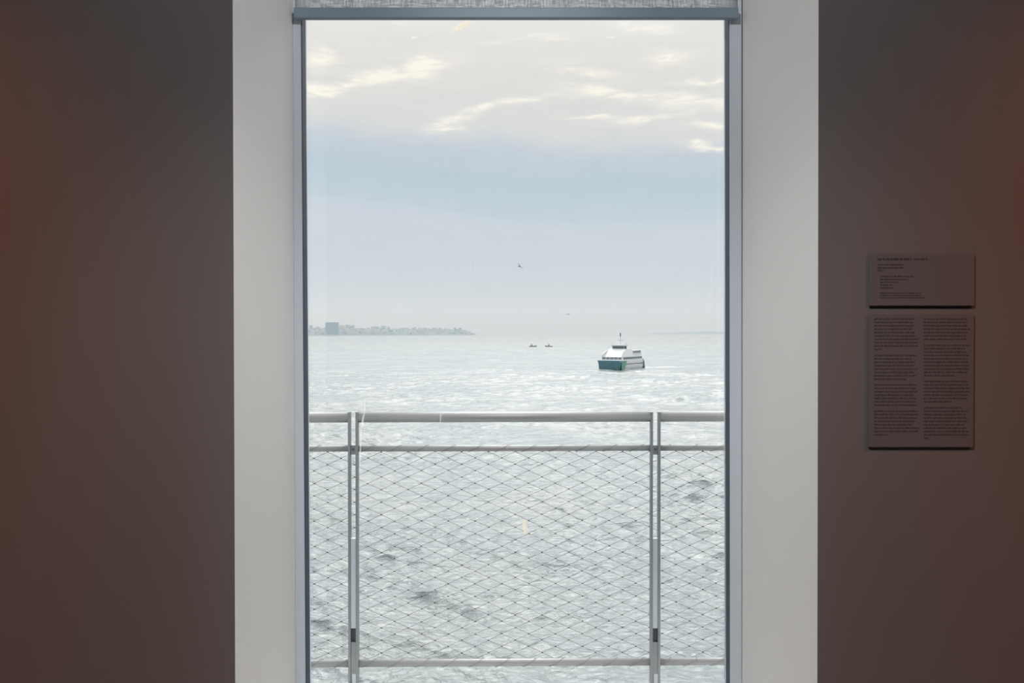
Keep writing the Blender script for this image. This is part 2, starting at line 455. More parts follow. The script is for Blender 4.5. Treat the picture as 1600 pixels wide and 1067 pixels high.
smear([(850, 155, .4), (850, 172, .9), (850, 192, .3)], S_GREY, 'short grey streak in the clouds')
smear([(1112, 376, .5), (1112, 420, 1.0), (1110, 470, .7), (1109, 500, .4)], S_GREY, 'long pale streak on the right of the glass')
smear([(741, 404, .3), (736, 430, .7), (733, 470, .5), (731, 490, .2)], S_GREY, 'slanting pale streak above the headland')
smear([(624, 528, .3), (622, 560, .6), (623, 600, .3)], S_GREY, 'thin grey streak on the left of the glass')

# ------------------------------------------------------------------ the roller blind
YB = 2.786
bl = empty('roller_blind', (at(806, 28, YB).x, YB, at(806, 28, YB).z))
tag(bl, 'grey woven roller blind drawn up above the window with a slate bottom bar', 'blind')
lb = local(bl)
x0, x1 = at(458.3, 20, YB - .012).x, at(1154.2, 20, YB - .012).x
zb0, zb1 = at(806, 27.8, YB - .012).z, at(806, 11.2, YB - .012).z
bm = bmesh.new(); bx(bm, lb((x0, YB - .012, zb0)), lb((x1, YB + .012, zb1)))
obj('bottom_bar', bm, M['bar'], bl, bevel=0.003)
mf = bpy.data.materials.new('woven_screen_fabric'); mf.use_nodes = True
nt = mf.node_tree; nt.nodes.clear(); n = Nodes(nt)
tc = nt.nodes.new('ShaderNodeTexCoord').outputs['Object']
def mp(sx, sy, sz):
    q = nt.nodes.new('ShaderNodeMapping'); nt.links.new(tc, q.inputs[0]); q.inputs['Scale'].default_value = (sx, sy, sz); return q.outputs[0]
w1 = n.noise(mp(190, 1, 22), 1.0, 3, 0.6); w2 = n.noise(mp(26, 1, 200), 1.0, 3, 0.6)
wv = n.m('MULTIPLY', n.m('ADD', w1, w2), 0.5)
col = n.mix(n.smooth(wv, 0.36, 0.64), (0.48, 0.51, 0.55, 1), (0.84, 0.85, 0.86, 1))
df = n.new('ShaderNodeBsdfDiffuse'); n.put(df.inputs[0], col)
tl = n.new('ShaderNodeBsdfTranslucent'); n.put(tl.inputs[0], col)
tp = n.new('ShaderNodeBsdfTransparent')
a_ = n.new('ShaderNodeMixShader'); a_.inputs[0].default_value = 0.6; nt.links.new(df.outputs[0], a_.inputs[1]); nt.links.new(tl.outputs[0], a_.inputs[2])
b_ = n.new('ShaderNodeMixShader'); n.put(b_.inputs[0], n.m('MULTIPLY', n.smooth(wv, 0.35, 0.7), 0.34)); nt.links.new(a_.outputs[0], b_.inputs[1]); nt.links.new(tp.outputs[0], b_.inputs[2])
mo = n.new('ShaderNodeOutputMaterial'); nt.links.new(b_.outputs[0], mo.inputs[0])
bm = bmesh.new(); bx(bm, lb((x0 + .008, YB - .0004, zb1 - .004)), lb((x1 - .005, YB + .0004, 2.95)))
obj('fabric', bm, mf, bl)
bm = bmesh.new(); tube(bm, [lb((x0 + .004, YB + .02, 2.965)), lb((x1 - .004, YB + .02, 2.965))], 0.028, 20)
obj('roller_tube', bm, M['bar'], bl)

# ------------------------------------------------------------------ the railing
YR = 3.39
PPM = FPX / YR          # about 383 px per metre there
rail = empty('balcony_railing', (at(788, 1036, YR).x, YR, -0.02))
tag(rail, 'steel balcony railing with round rails, paired posts and diamond wire net', 'railing')
lr = local(rail)
def line_z(p0, p1, x):      # pixel line (x0,y0)-(x1,y1) continued to world x
    a, b = at(*p0, YR), at(*p1, YR)
    return a.z + (b.z - a.z) * (x - a.x) / (b.x - a.x)
HAND = ((480, 652.2), (1130, 650.4)); MIDR = ((480, 701.0), (1130, 699.4)); BOTR = ((500, 1036.6), (1130, 1033.0))
XL, XR_ = -2.45, 2.45
pc = at(553, 850, YR).x, at(1023, 850, YR).x
SPC = pc[1] - pc[0]
posts_x = [pc[0] - SPC, pc[0], pc[1], pc[1] + SPC]
def seg_ends():
    e = [XL] + [v for p in posts_x for v in (p - .0205, p + .0205)] + [XR_]
    return [(e[i], e[i + 1]) for i in range(0, len(e), 2) if e[i + 1] - e[i] > 0.05]
def rail_run(name, ln, r, drops=None):
    for (a, b) in seg_ends():
        bm = bmesh.new()
        tube(bm, [lr((a, YR, line_z(*ln, a))), lr((b, YR, line_z(*ln, b)))], r, 24)
        obj(name, bm, M['steel'], rail)
rail_run('handrail', HAND, 0.0212)
rail_run('mid_rail', MIDR, 0.0122)
rail_run('bottom_rail', BOTR, 0.0148)
zp = lambda py: at(800, py, YR).z
def post(cx):
    def up(dx0, dx1, y0, y1, zlo, zhi, m, name, par, bev=0.0012):
        bm = bmesh.new(); bx(bm, lr((cx + dx0, y0, zlo)), lr((cx + dx1, y1, zhi)))
        return obj(name, bm, m, par, bevel=bev)
    body = up(-.0205, -.0105, YR - .020, YR + .008, zp(1066), zp(643), M['steel_post'], 'post', rail)
    up(.0105, .0205, YR - .020, YR + .008, zp(1066), zp(643), M['steel_post'], 'post_plate', body)
    up(-.0103, .0103, YR - .016, YR + .004, zp(979.5), zp(840), M['steel_core'], 'core_bar', body)
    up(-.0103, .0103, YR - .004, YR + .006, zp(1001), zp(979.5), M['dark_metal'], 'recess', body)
    up(-.0103, .0103, YR - .016, YR + .004, zp(1066), zp(1001), M['steel_post'], 'core_bar', body)
    up(-.0050, .0130, YR - .018, YR + .004, -0.02, zp(1050), M['steel_core'], 'foot', body)
    c = up(-.0103, .0103, YR - .012, YR + .006, zp(709.5), zp(695), M['steel_post'], 'connector', body)
    bm = bmesh.new(); tube(bm, [lr((cx, YR - .017, zp(701.5))), lr((cx, YR - .012, zp(701.5)))], 0.0045, 12)
    obj('bolt', bm, M['dark_metal'], body)
for cx in posts_x: post(cx)
# the net: zigzag wire ropes joined at ferrules
DX, DZ = 42.1 / PPM, 19.8 / PPM
kx0 = at(700.2, 814.8, YR).x; kz0 = at(700.2, 814.8, YR).z
YN = YR + 0.012
bm = bmesh.new()
i0, i1 = math.ceil((XL - kx0) / (DX / 2)), math.floor((XR_ - kx0) / (DX / 2))
rows = range(-12, 6)
nf = 0
jr = random.Random(3)
jit = {}
def knot(i, z):
    key = (i, round(z, 4))
    if key not in jit: jit[key] = (jr.uniform(-.0012, .0012), jr.uniform(-.001, .001))
    j = jit[key]
    return Vector((kx0 + i * DX / 2 + j[0], YN, z + (line_z(*MIDR, kx0 + i * DX / 2) - line_z(*MIDR, kx0)) + j[1]))
ztop, zbot = line_z(*MIDR, 0) - 0.012, line_z(*BOTR, 0) + 0.018
k_lo, k_hi = -12, 12
for i in range(i0, i1 + 1):
    for k in range(k_lo, k_hi + 1):
        z = kz0 + k * DZ - (DZ / 2 if i % 2 else 0)
        if zbot - .004 < z < ztop + .006:
            p = lr(knot(i, z))
            tube(bm, [p + Vector((-.0032, 0, 0)), p + Vector((.0032, 0, 0))], 0.0023, 6)
net = obj('wire_net', bm, M['ferrule'], rail)
tag(net, 'dark ferrules where the net wires meet', kind='stuff')
for k in range(-24, 24):
    # wire k runs between level k*DZ/2 and (k+1)*DZ/2 (alternating with the column)
    za, zc = kz0 + k * DZ / 2, kz0 + (k + 1) * DZ / 2
    if min(za, zc) < zbot - .010 or max(za, zc) > ztop + .014: continue
    pts = []
    for i in range(i0, i1 + 1):
        z = za if (i % 2 == 0) == (k % 2 == 0) else zc
        p = knot(i, z)
        p.z += 0.0006 * (1 if z == min(za, zc) else -1)
        pts.append(lr(p))
    bm = bmesh.new(); tube(bm, pts, 0.00088, 4)
    obj('wire', bm, M['wire'], net)
# lacing rope wound around the two lower rails
for ln, r in ((MIDR, .0122), (BOTR, .0148)):
    for (a, b) in seg_ends():
        bm = bmesh.new(); pts = []
        nseg = int((b - a) / DX * 20)
        for s in range(nseg + 1):
            x = a + .003 + (b - a - .006) * s / nseg
            ph = 2 * PI * (x - kx0) / DX
            # quick pass over the front, slow along the back
            rr = r + 0.0018 + 0.004 * max(0.0, math.sin(ph * 1.0 + .9)) ** 6
            pts.append(lr((x + .006 * math.sin(2 * ph), YR - rr * math.cos(ph), line_z(*ln, x) + rr * math.sin(ph))))
        tube(bm, pts, 0.0010, 4)
        obj('lacing_rope', bm, M['wire'], rail)

# ------------------------------------------------------------------ wall captions
YC = YW - 0.009
def caption(name, px0, py0, px1, py1, label, paras):
    a, b = at(px0, py1, YC), at(px1, py0, YC)
    root = empty(name, ((a.x + b.x) / 2, YW, a.z)); tag(root, label, 'wall text'); lc = local(root)
    bm = bmesh.new(); bx(bm, lc((a.x, YC, a.z)), lc((b.x, YW - 0.004, b.z)))
    obj('board', bm, M['board'], root, bevel=0.0006)
    bm = bmesh.new(); bx(bm, lc((a.x + .02, YW - .004, a.z + .02)), lc((b.x - .02, YW, b.z - .02)))
    obj('backing', bm, M['board'], root)
    rg = random.Random(len(name) + len(paras))
    for para in paras:
        bm = bmesh.new()
        for (lx, ly, rx, hh) in para['lines']:
            x = lx
            word = rg.choice((3, 5, 7, 8, 4, 6))
            while x < rx - .5:
                if word <= 0:
                    x += 0.9 * hh / 2.0; word = rg.choice((2, 4, 5, 7, 8, 9, 6, 3)); continue
                w = rg.choice((.55, .75, .75, .9)) * hh / 2.0
                t = rg.choice((0, 0, 0, .32, .45, -.35)) * hh
                p = lc(at(x, ly + hh / 2 + (-t if t < 0 else 0), YC - .0002)); q = lc(at(min(x + w, rx), ly - hh / 2 - (t if t > 0 else 0), YC - .0002))
                vs = [bm.verts.new((p.x, p.y, p.z)), bm.verts.new((q.x, p.y, p.z)), bm.verts.new((q.x, p.y, q.z)), bm.verts.new((p.x, p.y, q.z))]
                bm.faces.new(vs)
                x += w + .28 * hh / 2.0; word -= 1
        o = obj('printed_paragraph', bm, M[para.get('m', 'print')], root)
        tag(o, para.get('label'), kind='stuff')
def col_lines(x, y, ends, step=5.27, h=1.9):
    return [(x, y + i * step, e, h) for i, e in enumerate(ends)]
caption('caption_board', 1358, 396, 1523, 477.5, 'small grey brown caption board on the right wall, upper one with a bold heading', [
    {'lines': [(1371, 405.2, 1424, 2.7)], 'm': 'print_bold', 'label': 'bold heading line'},
    {'lines': [(1427.5, 405.2, 1450, 2.3)]},
    {'lines': [(1371, 413.8, 1412, 2.0), (1371, 418.6, 1412, 2.0), (1371.5, 423.0, 1380, 2.0)]},
    {'lines': [(1375, 432, 1427, 2.0), (1375, 436.6, 1419, 1.8), (1375, 441, 1404, 1.8), (1375, 445.5, 1394, 1.8), (1375, 450, 1397, 1.8)]},
    {'lines': [(1375, 458, 1440, 1.6), (1375, 461.6, 1440, 1.5), (1375, 465.2, 1446, 1.5)]}])
caption('caption_board', 1357, 490.5, 1522, 698.5, 'tall grey brown text board on the right wall, lower one with two columns', [
    {'lines': col_lines(1366, 498.5, (1430, 1427, 1429, 1426, 1430, 1431, 1437, 1434, 1434, 1377))},
    {'lines': col_lines(1366, 555.6, (1432, 1424, 1431, 1428, 1436, 1429, 1432, 1416))},
    {'lines': col_lines(1366, 601.5, (1432, 1432, 1434, 1428, 1433, 1430, 1434))},
    {'lines': col_lines(1366, 642.5, (1435, 1435, 1432, 1430, 1426, 1436, 1435, 1387))},
    {'lines': col_lines(1443.5, 498.5, (1512, 1512, 1512, 1516, 1512, 1510, 1512))},
    {'lines': col_lines(1443.5, 539.6, (1516, 1508, 1510, 1514, 1512, 1512, 1514, 1514, 1512, 1492))},
    {'lines': col_lines(1443.5, 596.2, (1514, 1513, 1514, 1515, 1512, 1512, 1487))},
    {'lines': col_lines(1443.5, 637.3, (1503, 1512, 1509, 1511, 1513, 1507, 1511, 1514, 1515, 1451))}])

# ------------------------------------------------------------------ ceiling lamps outside the frame: a warm pair, plus neutral fill added for the reveals
def unseen_spot(x, y, aim, half, energy, color, label):
    root = empty('unseen_spotlight', (x, y, RH)); tag(root, label, 'lamp')
    bm = bmesh.new(); tube(bm, [(0, 0, 0), (0, 0, -.08)], .012, 8); obj('stem', bm, M['black'], root)
    c = Vector((0, 0, -.12)); d = (Vector(aim) - Vector((x, y, RH)) - c).normalized()
    bm = bmesh.new(); tube(bm, [c - d * .09, c + d * .09], .045, 16, caps=False); obj('can', bm, M['black'], root)
    l = bpy.data.lights.new('spot_light', 'SPOT'); l.energy = energy; l.color = color
    l.spot_size = math.radians(2 * half); l.spot_blend = 1.0; l.shadow_soft_size = 0.14
    o = bpy.data.objects.new('spot_light', l); COL.objects.link(o); o.parent = root; o.location = c + d * .1
    o.rotation_euler = d.to_track_quat('-Z', 'Y').to_euler()
WARM = (1.0, 0.30, 0.13)
unseen_spot(-2.3, 0.6, (-2.2, 2.3, 0.9), 38, WARM_W, WARM, 'warm wall spotlight left of the window')
unseen_spot(2.3, 0.6, (2.2, 2.3, 0.9), 38, WARM_W, WARM, 'warm wall spotlight right of the window')
for sx, nm in ((-1, 'left'), (1, 'right')):  # invented fill spots, added to brighten the reveals and the wall beside them
    unseen_spot(sx * .9, .15, (-sx * .62, 2.5, .35), 24, FILL_LOW_W, (1.0, .96, .96), 'added neutral fill spotlight aimed low across the opening, on the ' + nm)
    unseen_spot(sx * .7, .15, (-sx * .62, 2.5, 2.35), 24, FILL_HIGH_W, (1.0, .96, .96), 'added neutral fill spotlight aimed high across the opening, on the ' + nm)

# ------------------------------------------------------------------ the ferry
FM = {'white': mat('ferry_white', (0.78, 0.79, 0.79, 1), 0.5, var=0.03, scale=.5),
      'teal': mat('ferry_teal', (0.15, 0.29, 0.35, 1), 0.5, var=0.05, scale=.5),
      'green': mat('ferry_green', (0.16, 0.40, 0.28, 1), 0.5, var=0.04, scale=.5),
      'glass': mat('ferry_window', (0.16, 0.19, 0.22, 1), 0.3),
      'lilac': mat('ferry_pale_side', (0.60, 0.61, 0.68, 1), 0.5),
      'dark': mat('ferry_dark', (0.09, 0.10, 0.15, 1), 0.6)}
def ferry():
    # local x: towards the bow, y: towards the port side... the side that shows is the right one in the photograph
    p = at(970, 577, 334.0)
    bow = at(954.0, 578.6, 322.0)
    head = math.atan2(-math.cos(math.radians(29.5)), -math.sin(math.radians(29.5)))
    root = empty('catamaran_ferry', (bow.x - 11.0 * math.cos(head), bow.y - 11.0 * math.sin(head), SEA_Z), head)
    root.scale = (0.85, 1, 1)
    tag(root, 'white catamaran ferry with teal bow and green flank heading towards the building', 'ferry')
    # demihulls
    for s in (-1, 1):
        rings = []
        for x, w, zk, fl in ((-14.5, 1.3, -.6, 0), (-6, 1.45, -.8, 0), (4, 1.45, -.8, 0), (9.5, 1.2, -.7, .1), (13, .75, -.3, .25), (14.2, .45, .2, .35)):
            cy = s * 3.2
            xt = x + (1.1 if x > 13.5 else (.6 if x > 12 else 0))
            o = s * (w + fl + .15)
            rings.append([(x, cy - w * .6, zk), (x, cy + w * .6, zk), (x, cy + w, 1.0), (xt, cy + (w + fl + .1 if s > 0 else 1.75), 3.2), (xt, cy - (w + fl + .1 if s < 0 else 1.75), 3.2), (x, cy - w, 1.0)])
        bm = bmesh.new(); vs = loft(bm, rings, closed=True)
        bm.faces.ensure_lookup_table()
        for f in bm.faces:
            cx = f.calc_center_median().x
            if cx > 12.5: f.material_index = 1
            elif cx > 9.0: f.material_index = 2
            elif cx > 5: f.material_index = 0
        obj('hull', bm, [FM['white'], FM['teal'], FM['green']], root)
    # bridge deck and the broad teal bow fascia between the hulls
    bm = bmesh.new(); bx(bm, (-14.5, -4.6, 1.8), (12.5, 4.6, 3.2)); obj('bridge_deck', bm, FM['lilac'], root)
    bm = bmesh.new(); hexa(bm, [(12.5, -3.9, .25), (13.9, -3.9, .25), (13.9, 3.9, .25), (12.5, 3.9, .25)], [(12.5, -4.9, 3.75), (15.4, -4.6, 3.75), (15.4, 4.6, 3.75), (12.5, 4.9, 3.75)])
    obj('bow_fascia', bm, FM['teal'], root)
    for s in (-1, 1):
        bm = bmesh.new(); hexa(bm, [(9.6, s * 4.62, .35), (13.2, s * 4.62, .35), (13.2, s * 4.75, .35), (9.6, s * 4.75, .35)], [(7.6, s * 4.75, 3.6), (13.6, s * 4.75, 3.6), (13.6, s * 4.95, 3.6), (7.6, s * 4.95, 3.6)])
        obj('green_flank', bm, FM['green'], root)
        bm = bmesh.new(); bx(bm, (-14.6, s * 4.64 - .08, 2.15), (8.4, s * 4.64 + .08, 2.4)); obj('rub_rail', bm, FM['dark'], root)
    bm = bmesh.new(); bx(bm, (-14.5, -4.7, 3.2), (14.6, 4.7, 3.65)); obj('main_deck', bm, FM['white'], root)
    # lower cabin with its dark window band
    bm = bmesh.new(); hexa(bm, [(-13.5, -4.5, 3.65), (11.6, -4.5, 3.65), (11.6, 4.5, 3.65), (-13.5, 4.5, 3.65)], [(-13.5, -4.5, 5.1), (10.6, -4.4, 5.1), (10.6, 4.4, 5.1), (-13.5, 4.5, 5.1)])
    cab = obj('lower_cabin', bm, FM['white'], root)
    for s in (-1, 1):
        for k in range(9):
            x = -12.6 + k * 2.6
            bm = bmesh.new(); bx(bm, (x, s * 4.5 - .06, 4.15), (x + 2.1, s * 4.5 + .06, 4.95)); obj('window', bm, FM['glass'], cab)
    for k in range(5):
        bm = bmesh.new(); hexa(bm, [(11.25, -4.1 + k * 1.66, 4.25), (11.5, -4.1 + k * 1.66, 4.25), (11.5, -2.75 + k * 1.66, 4.25), (11.25, -2.75 + k * 1.66, 4.25)],
                               [(10.8, -4.1 + k * 1.66, 4.95), (11.0, -4.1 + k * 1.66, 4.95), (11.0, -2.75 + k * 1.66, 4.95), (10.8, -2.75 + k * 1.66, 4.95)])
        obj('window', bm, FM['glass'], cab)
    # sloping white forward superstructure and its curved fairings
    bm = bmesh.new()
    rings = [[(10.4 - t * 5.6, -4.3 + .9 * t, 5.1 + 3.1 * t), (-2.5, -4.3 + .9 * t, 5.1 + 3.1 * t), (-2.5, 4.3 - .9 * t, 5.1 + 3.1 * t), (10.4 - t * 5.6, 4.3 - .9 * t, 5.1 + 3.1 * t)] for t in (0, .35, .7, .92, 1.0)]
    loft(bm, rings); obj('sloping_front', bm, FM['white'], root)
    for s in (-1, 1):
        bm = bmesh.new(); arc = [(4.2 - 7.2 * math.cos(PI * k / 10), 5.1 + 2.6 * math.sin(PI * k / 10)) for k in range(11)]
        loft(bm, [[(x, s * (4.2 - .29 * (z - 5.1)), z) for x, z in arc], [(x, s * (4.42 - .29 * (z - 5.1)), z) for x, z in arc]]); obj('side_fairing', bm, FM['white'], root)
    # aft upper cabin
    bm = bmesh.new(); bx(bm, (-13, -4.1, 5.1), (-2.5, 4.1, 7.5)); ac = obj('aft_cabin', bm, FM['white'], root)
    for s in (-1, 1):
        for k in range(4):
            x = -12.2 + k * 2.4
            bm = bmesh.new(); bx(bm, (x, s * 4.1 - .06, 6.5), (x + 1.9, s * 4.1 + .06, 7.2)); obj('window', bm, FM['glass'], ac)
    # wheelhouse
    bm = bmesh.new(); hexa(bm, [(0, -2.3, 8.2), (4.2, -2.3, 8.2), (4.2, 2.3, 8.2), (0, 2.3, 8.2)], [(0, -2.2, 9.3), (4.6, -2.2, 9.3), (4.6, 2.2, 9.3), (0, 2.2, 9.3)])
    wh = obj('wheelhouse', bm, FM['glass'], root)
    bm = bmesh.new(); bx(bm, (-.4, -2.6, 9.3), (5.0, 2.6, 9.75)); obj('roof', bm, FM['white'], wh)
    bm = bmesh.new(); bx(bm, (4.0, 3.0, 8.2), (4.6, 3.5, 9.3)); obj('searchlight', bm, FM['dark'], root)
    bm = bmesh.new(); tube(bm, [(1.2, 0, 9.7), (1.2, 0, 14.2)], .11, 6); mast = obj('mast', bm, FM['lilac'], root)
    bm = bmesh.new(); bx(bm, (.9, -.12, 13.0), (1.5, .12, 14.5)); obj('flag', bm, FM['dark'], mast)
    bm = bmesh.new(); bx(bm, (.8, -1.0, 11.4), (1.6, 1.0, 11.65)); obj('radar', bm, FM['lilac'], mast)
    for x, z in ((-8, 8.9), (-6, 8.6)):
        bm = bmesh.new(); tube(bm, [(x, -2.2, 7.5), (x, -2.2, z)], .18, 6); obj('exhaust', bm, FM['dark'], root)
    bm = bmesh.new(); tube(bm, [(-13, -2.5, 7.5), (-13.4, -2.5, 10.3)], .10, 6); obj('ensign_staff', bm, FM['dark'], root)
    bm = bmesh.new(); hexa(bm, [(-17, -4.6, 0), (-14.5, -4.8, 0), (-14.5, 4.8, 0), (-17, 4.6, 0)], [(-16.4, -4.4, 3.2), (-14.5, -4.6, 3.9), (-14.5, 4.6, 3.9), (-16.4, 4.4, 3.2)])
    obj('stern_platform', bm, FM['dark'], root)
    # wake: low mounds of foam behind the stern
    mfm = mat('white_foam', (0.80, 0.82, 0.82, 1), 0.9, var=0.04, scale=.6)
    bm = bmesh.new(); rg = random.Random(5)
    st = Vector((bow.x, bow.y, 0)) - Vector((math.cos(head), math.sin(head), 0)) * 29.5
    for k in range(60):
        t = (k / 60) ** 1.6
        q = st + Vector((math.cos(.33 + .0 * t), math.sin(.33), 0)) * (t * 17) + Vector((rg.gauss(0, .8 + 1.0 * t), rg.gauss(0, 1.2 + 1.5 * t), 0))
        L, wd = rg.uniform(.5, 1.8), rg.uniform(.25, .6)
        n_ = 7; r0 = [(q.x + L * math.cos(2 * PI * j / n_) * rg.uniform(.8, 1.2), q.y + wd * math.sin(2 * PI * j / n_), SEA_Z - .03) for j in range(n_)]
        r1_ = [((a[0] - q.x) * .5 + q.x, (a[1] - q.y) * .5 + q.y, SEA_Z + .06) for a in r0]
        loft(bm, [r0, r1_])
    tag(obj('wake_foam', bm, mfm), 'thin white foam trail behind the ferry', 'foam', kind='stuff')
ferry()

# ------------------------------------------------------------------ small boats
BM = {'hull': mat('weathered_boat_hull', (0.36, 0.33, 0.32, 1), 0.7), 'cab': mat('boat_cabin', (0.55, 0.50, 0.47, 1), 0.7), 'dk': mat('dark_clothes', (0.12, 0.12, 0.13, 1), 0.8)}
def small_boat(px, py, hd, label, cabin):
    D = (EYE - SEA_Z) * FPX / (py - 521)
    p = at(px, py, D)
    root = empty('fishing_boat', (p.x, p.y, SEA_Z), hd); tag(root, label, 'boat', 'small fishing boats')
    bm = bmesh.new()
    rings = [[(x, -w, .9 + s), (x, -w * .6, -.2), (x, w * .6, -.2), (x, w, .9 + s)] for x, w, s in ((-3.6, 1.0, .1), (-1, 1.25, 0), (1.5, 1.15, .15), (3.2, .55, .5), (4.2, .08, .8))]
    loft(bm, rings); obj('hull', bm, BM['hull'], root)
    bm = bmesh.new(); bx(bm, (cabin, -.7, .8), (cabin + 1.8, .7, 2.5)); bx(bm, (cabin - .2, -.8, 2.5), (cabin + 2.0, .8, 2.65)); obj('cabin', bm, BM['cab'], root)
    bm = bmesh.new(); tube(bm, [(cabin + .3, 0, 2.6), (cabin + .3, 0, 4.4)], .07, 6); obj('mast', bm, BM['dk'], root)
small_boat(832, 541.8, .15, 'small dark fishing boat near the horizon, left of a pair', -1.8)
small_boat(858, 541.8, PI - .1, 'small dark fishing boat near the horizon, right of a pair', -.6)

# ------------------------------------------------------------------ gulls in the air
G1 = mat('gull_grey_feathers', (0.20, 0.21, 0.22, 1), 0.8); G2 = mat('gull_pale_feathers', (0.42, 0.43, 0.44, 1), 0.8)
def gull(px, py, D, span, rz, roll, lift, label, m):
    root = empty('gull', at(px, py, D), rz); root.rotation_euler = (roll, 0, rz); tag(root, label, 'bird')
    s = span / 1.2
    bm = bmesh.new()
    rings = []
    for x, r in ((-.30, .012), (-.22, .03), (-.08, .065), (.06, .07), (.15, .045), (.20, .04), (.25, .022), (.31, .006)):
        rings.append([(x * s, r * s * math.cos(2 * PI * k / 8), r * s * .9 * math.sin(2 * PI * k / 8) + (.015 * s if x > .12 else 0)) for k in range(8)])
    loft(bm, rings, smooth=True)
    obj('body', bm, m, root)
    bm = bmesh.new(); hexa(bm, [(-.42 * s, -.07 * s, -.004), (-.24 * s, -.02 * s, -.006), (-.24 * s, .02 * s, -.006), (-.42 * s, .07 * s, -.004)], [(-.42 * s, -.07 * s, .002), (-.24 * s, -.02 * s, .006), (-.24 * s, .02 * s, .006), (-.42 * s, .07 * s, .002)])
    obj('tail', bm, m, root)
    for sd in (-1, 1):
        bm = bmesh.new(); rings = []
        for y, xo, c, z in ((.03, .02, .20, .02), (.18, .05, .19, .02 + lift * .5), (.34, .06, .16, .02 + lift), (.48, .0, .11, .02 + lift * .9), (.60, -.09, .03, .02 + lift * .6)):
            rings.append([((xo + c * .5) * s, sd * y * s, z * s), (xo * s, sd * y * s, (z + .014) * s), ((xo - c * .5) * s, sd * y * s, z * s), (xo * s, sd * y * s, (z - .008) * s)])
        loft(bm, rings, smooth=True); obj('wing', bm, m, root)
gull(812, 416.5, 95, 1.1, 0.9, 0.75, .10, 'dark gull banking with raised wings in the sky left of the ferry', G1)
gull(888, 491, 105, 1.25, -1.2, 0.05, .04, 'gull gliding low over the horizon with wings level', G2)
gull(1056, 432, 130, 1.15, -1.9, 0.1, .06, 'faint pale gull high in the sky right of the ferry', G2)

# ------------------------------------------------------------------ far coast
CM = {'hill': mat('scrub_hillside', (0.10, 0.15, 0.15, 1), 0.9, var=0.25, scale=.02), 'bld': mat('far_building_wall', (0.42, 0.40, 0.38, 1), 0.8, var=0.1, scale=.01),
      'dark': mat('far_tower_block', (0.10, 0.17, 0.19, 1), 0.6), 'roof': mat('far_tile_roof', (0.30, 0.20, 0.16, 1), 0.8), 'tree': mat('far_tree_crown', (0.07, 0.13, 0.10, 1), 0.9, var=.2, scale=.05),
      'quay': mat('quay_stone', (0.60, 0.62, 0.62, 1), 0.8), 'win': mat('far_window', (0.08, 0.10, 0.12, 1), 0.4)}
def coast_D(px):           # distance of the shore under each photograph column
    t = (px - 380) / 380
    return 4300 + 2400 * max(0, min(1.15, t))
def shore_top(px):
    pts = [(300, 500), (420, 501), (480, 503.5), (560, 504.5), (590, 505.5), (640, 507), (690, 508.5), (715, 507.5), (728, 511), (738, 516.5), (746, 519.6)]
    for (a, b), (c, d) in zip(pts, pts[1:]):
        if px <= c: return b + (d - b) * (px - a) / (c - a)
    return 520
rg = random.Random(21)
bm = bmesh.new(); rows = []
for k in range(61):
    px = 300 + 446 * k / 60
    D = coast_D(px); top = (521 - shore_top(px)) * D / FPX
    top = top + EYE - SEA_Z - 14.2 + 6
    h = max(3, top * .72 + rg.uniform(-1.5, 1.5))
    row = []
    for d, f in ((0, 0.0), (20, .12), (120, .45), (320, .85), (560, 1.0), (900, .75), (1300, 0)):
        row.append((( px - 800) / FPX * D * (1 + d / D * .6), D + d, SEA_Z - 1 + h * f * (1 if 0 < k < 60 else .05)))
    rows.append(row)
loft(bm, rows, closed=False, caps=False, smooth=True)
tag(obj('headland', bm, CM['hill']), 'hazy low headland on the horizon at the left', 'hill', kind='structure')
bm = bmesh.new()
rows = []
for k in range(40):
    px = 300 + 440 * k / 39; D = coast_D(px) - 12
    x = (px - 800) / FPX * D
    rows.append([(x, D, SEA_Z - 1), (x, D, SEA_Z + 3.0), (x + 2, D + 25, SEA_Z + 3.0), (x + 2, D + 25, SEA_Z - 1)])
loft(bm, rows); tag(obj('quay_wall', bm, CM['quay']), 'long pale quay along the foot of the hazy headland', 'quay', kind='structure')
# houses of the far town, each its own building
def far_building(px, w, h, back, m, label, group, roof=True, tower=False):
    D = coast_D(px) + back
    x = (px - 800) / FPX * D
    k = [i for i in range(61) if 300 + 446 * i / 60 <= px][-1] if px > 300 else 0
    z0 = rows_h(px, back)
    root = empty('tower_block' if tower else 'building', (x, D, z0), rg.uniform(-.25, .25)); tag(root, label, 'building', group)
    bm = bmesh.new(); bx(bm, (-w / 2, -8, -6), (w / 2, 8, h)); wl = obj('wall', bm, m, root)
    if roof:
        bm = bmesh.new(); hexa(bm, [(-w / 2 - 1, -9, h), (w / 2 + 1, -9, h), (w / 2 + 1, 9, h), (-w / 2 - 1, 9, h)], [(-w / 2 + 3, -1, h + 4), (w / 2 - 3, -1, h + 4), (w / 2 - 3, 1, h + 4), (-w / 2 + 3, 1, h + 4)]); obj('roof', bm, CM['roof'], root)
    bm = bmesh.new()
    nfl = max(1, int(h / 5)); nc = max(2, int(w / 6))
    for a in range(nfl):
        for b in range(nc):
            cx = -w / 2 + w * (b + .5) / nc; cz = h * (a + .5) / nfl
            bx(bm, (cx - 1.2, -8.3, cz - 1.2), (cx + 1.2, -7.9, cz + 1.2))
    tag(obj('windows', bm, CM['win'], root), kind='stuff')
def rows_h(px, back):
    D = coast_D(px); top = (521 - shore_top(px)) * D / FPX - 0 + 6
    h = max(3, top * .72)
    f = np.interp(back, (0, 20, 120, 320, 560, 900), (0, .12, .45, .85, 1, .75))
    return SEA_Z - 1 + h * f
far_building(519, 84, 72, 60, CM['dark'], 'big square tower block standing out on the hazy headland', None, roof=False, tower=True)
placed = []
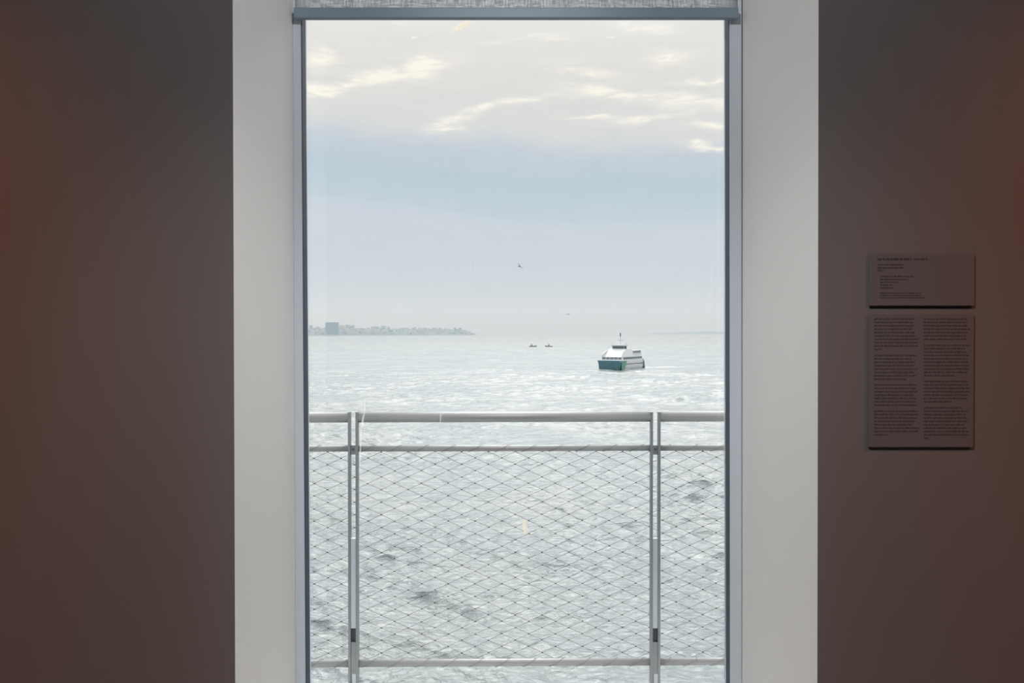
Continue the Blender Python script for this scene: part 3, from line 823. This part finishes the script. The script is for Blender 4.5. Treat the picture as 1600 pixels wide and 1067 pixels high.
def free(px, back, r):
    D = coast_D(px) + back; x = (px - 800) / FPX * D
    if any(math.hypot(x - a, D - b) < r + c for a, b, c in placed): return False
    placed.append((x, D, r)); return True
placed.append(((519 - 800) / FPX * (coast_D(519) + 60), coast_D(519) + 60, 44))
for k in range(110):
    px = rg.uniform(470, 726) if k > 8 else rg.uniform(380, 470)
    back = rg.choice((40, 90, 160, 240, 340, 450))
    if abs(px - 519) < 15 and back < 200: continue
    bw = rg.uniform(14, 44)
    if not free(px, back, bw / 2 + 4): continue
    far_building(px, bw, rg.uniform(9, 24) * (1.0 if px < 690 else .6), back, CM['bld'], 'small hazy town building on the far headland', 'far town buildings on the headland', roof=rg.random() < .6)
for k in range(70):
    px = rg.uniform(700, 742) if k < 20 else rg.uniform(470, 730)
    back = rg.choice((30, 70, 140, 220, 330)) if px < 720 else rg.choice((25, 60, 120))
    r = rg.uniform(6, 12) * (1.15 if px > 705 and px < 732 else .85)
    if not free(px, back, r * 1.12): continue
    D = coast_D(px) + back; z0 = rows_h(px, back)
    root = empty('tree', ((px - 800) / FPX * D, D, z0)); tag(root, 'dark round tree among the buildings on the hazy headland', 'tree', 'trees on the far headland')
    bm = bmesh.new(); bmesh.ops.create_icosphere(bm, subdivisions=2, radius=r)
    for v in bm.verts: v.co = v.co * rg.uniform(.82, 1.12); v.co.z = v.co.z * .8 + r * .9
    obj('crown', bm, CM['tree'], root)
    bm = bmesh.new(); tube(bm, [(0, 0, -5), (0, 0, r * .9)], 1.0, 6); obj('trunk', bm, CM['dark'], root)
# very faint far hills at the right of the horizon
bm = bmesh.new(); rows = []
for k in range(31):
    px = 1020 + 330 * k / 30; D = 11500
    h = (2 + 46 * math.sin(PI * k / 30) ** .7 * (1 + .25 * math.sin(k * 1.3) * math.sin(k * .47)))
    x = (px - 800) / FPX * D
    rows.append([(x, D, SEA_Z - 1), (x, D + 300, SEA_Z + h), (x, D + 900, SEA_Z + h * .9), (x, D + 1500, SEA_Z - 1)])
loft(bm, rows, closed=False, caps=False, smooth=True)
tag(obj('distant_hills', bm, CM['hill']), 'barely visible far hills on the horizon at the right', 'hill', kind='structure')

# ------------------------------------------------------------------ sea haze
mh = bpy.data.materials.new('sea_haze'); mh.use_nodes = True
nt = mh.node_tree; nt.nodes.clear(); n = Nodes(nt)
vs = n.new('ShaderNodeVolumeScatter'); vs.inputs['Color'].default_value = (0.58, 0.78, 0.89, 1); vs.inputs['Density'].default_value = 0.00023; vs.inputs['Anisotropy'].default_value = 0.25
mo = n.new('ShaderNodeOutputMaterial'); nt.links.new(vs.outputs[0], mo.inputs['Volume'])
bm = bmesh.new(); bx(bm, (-9000, 700, SEA_Z - 30), (9000, 8200, SEA_Z + 260))
tag(obj('sea_haze', bm, mh), 'thin bluish haze lying over the far water', 'haze', kind='stuff')
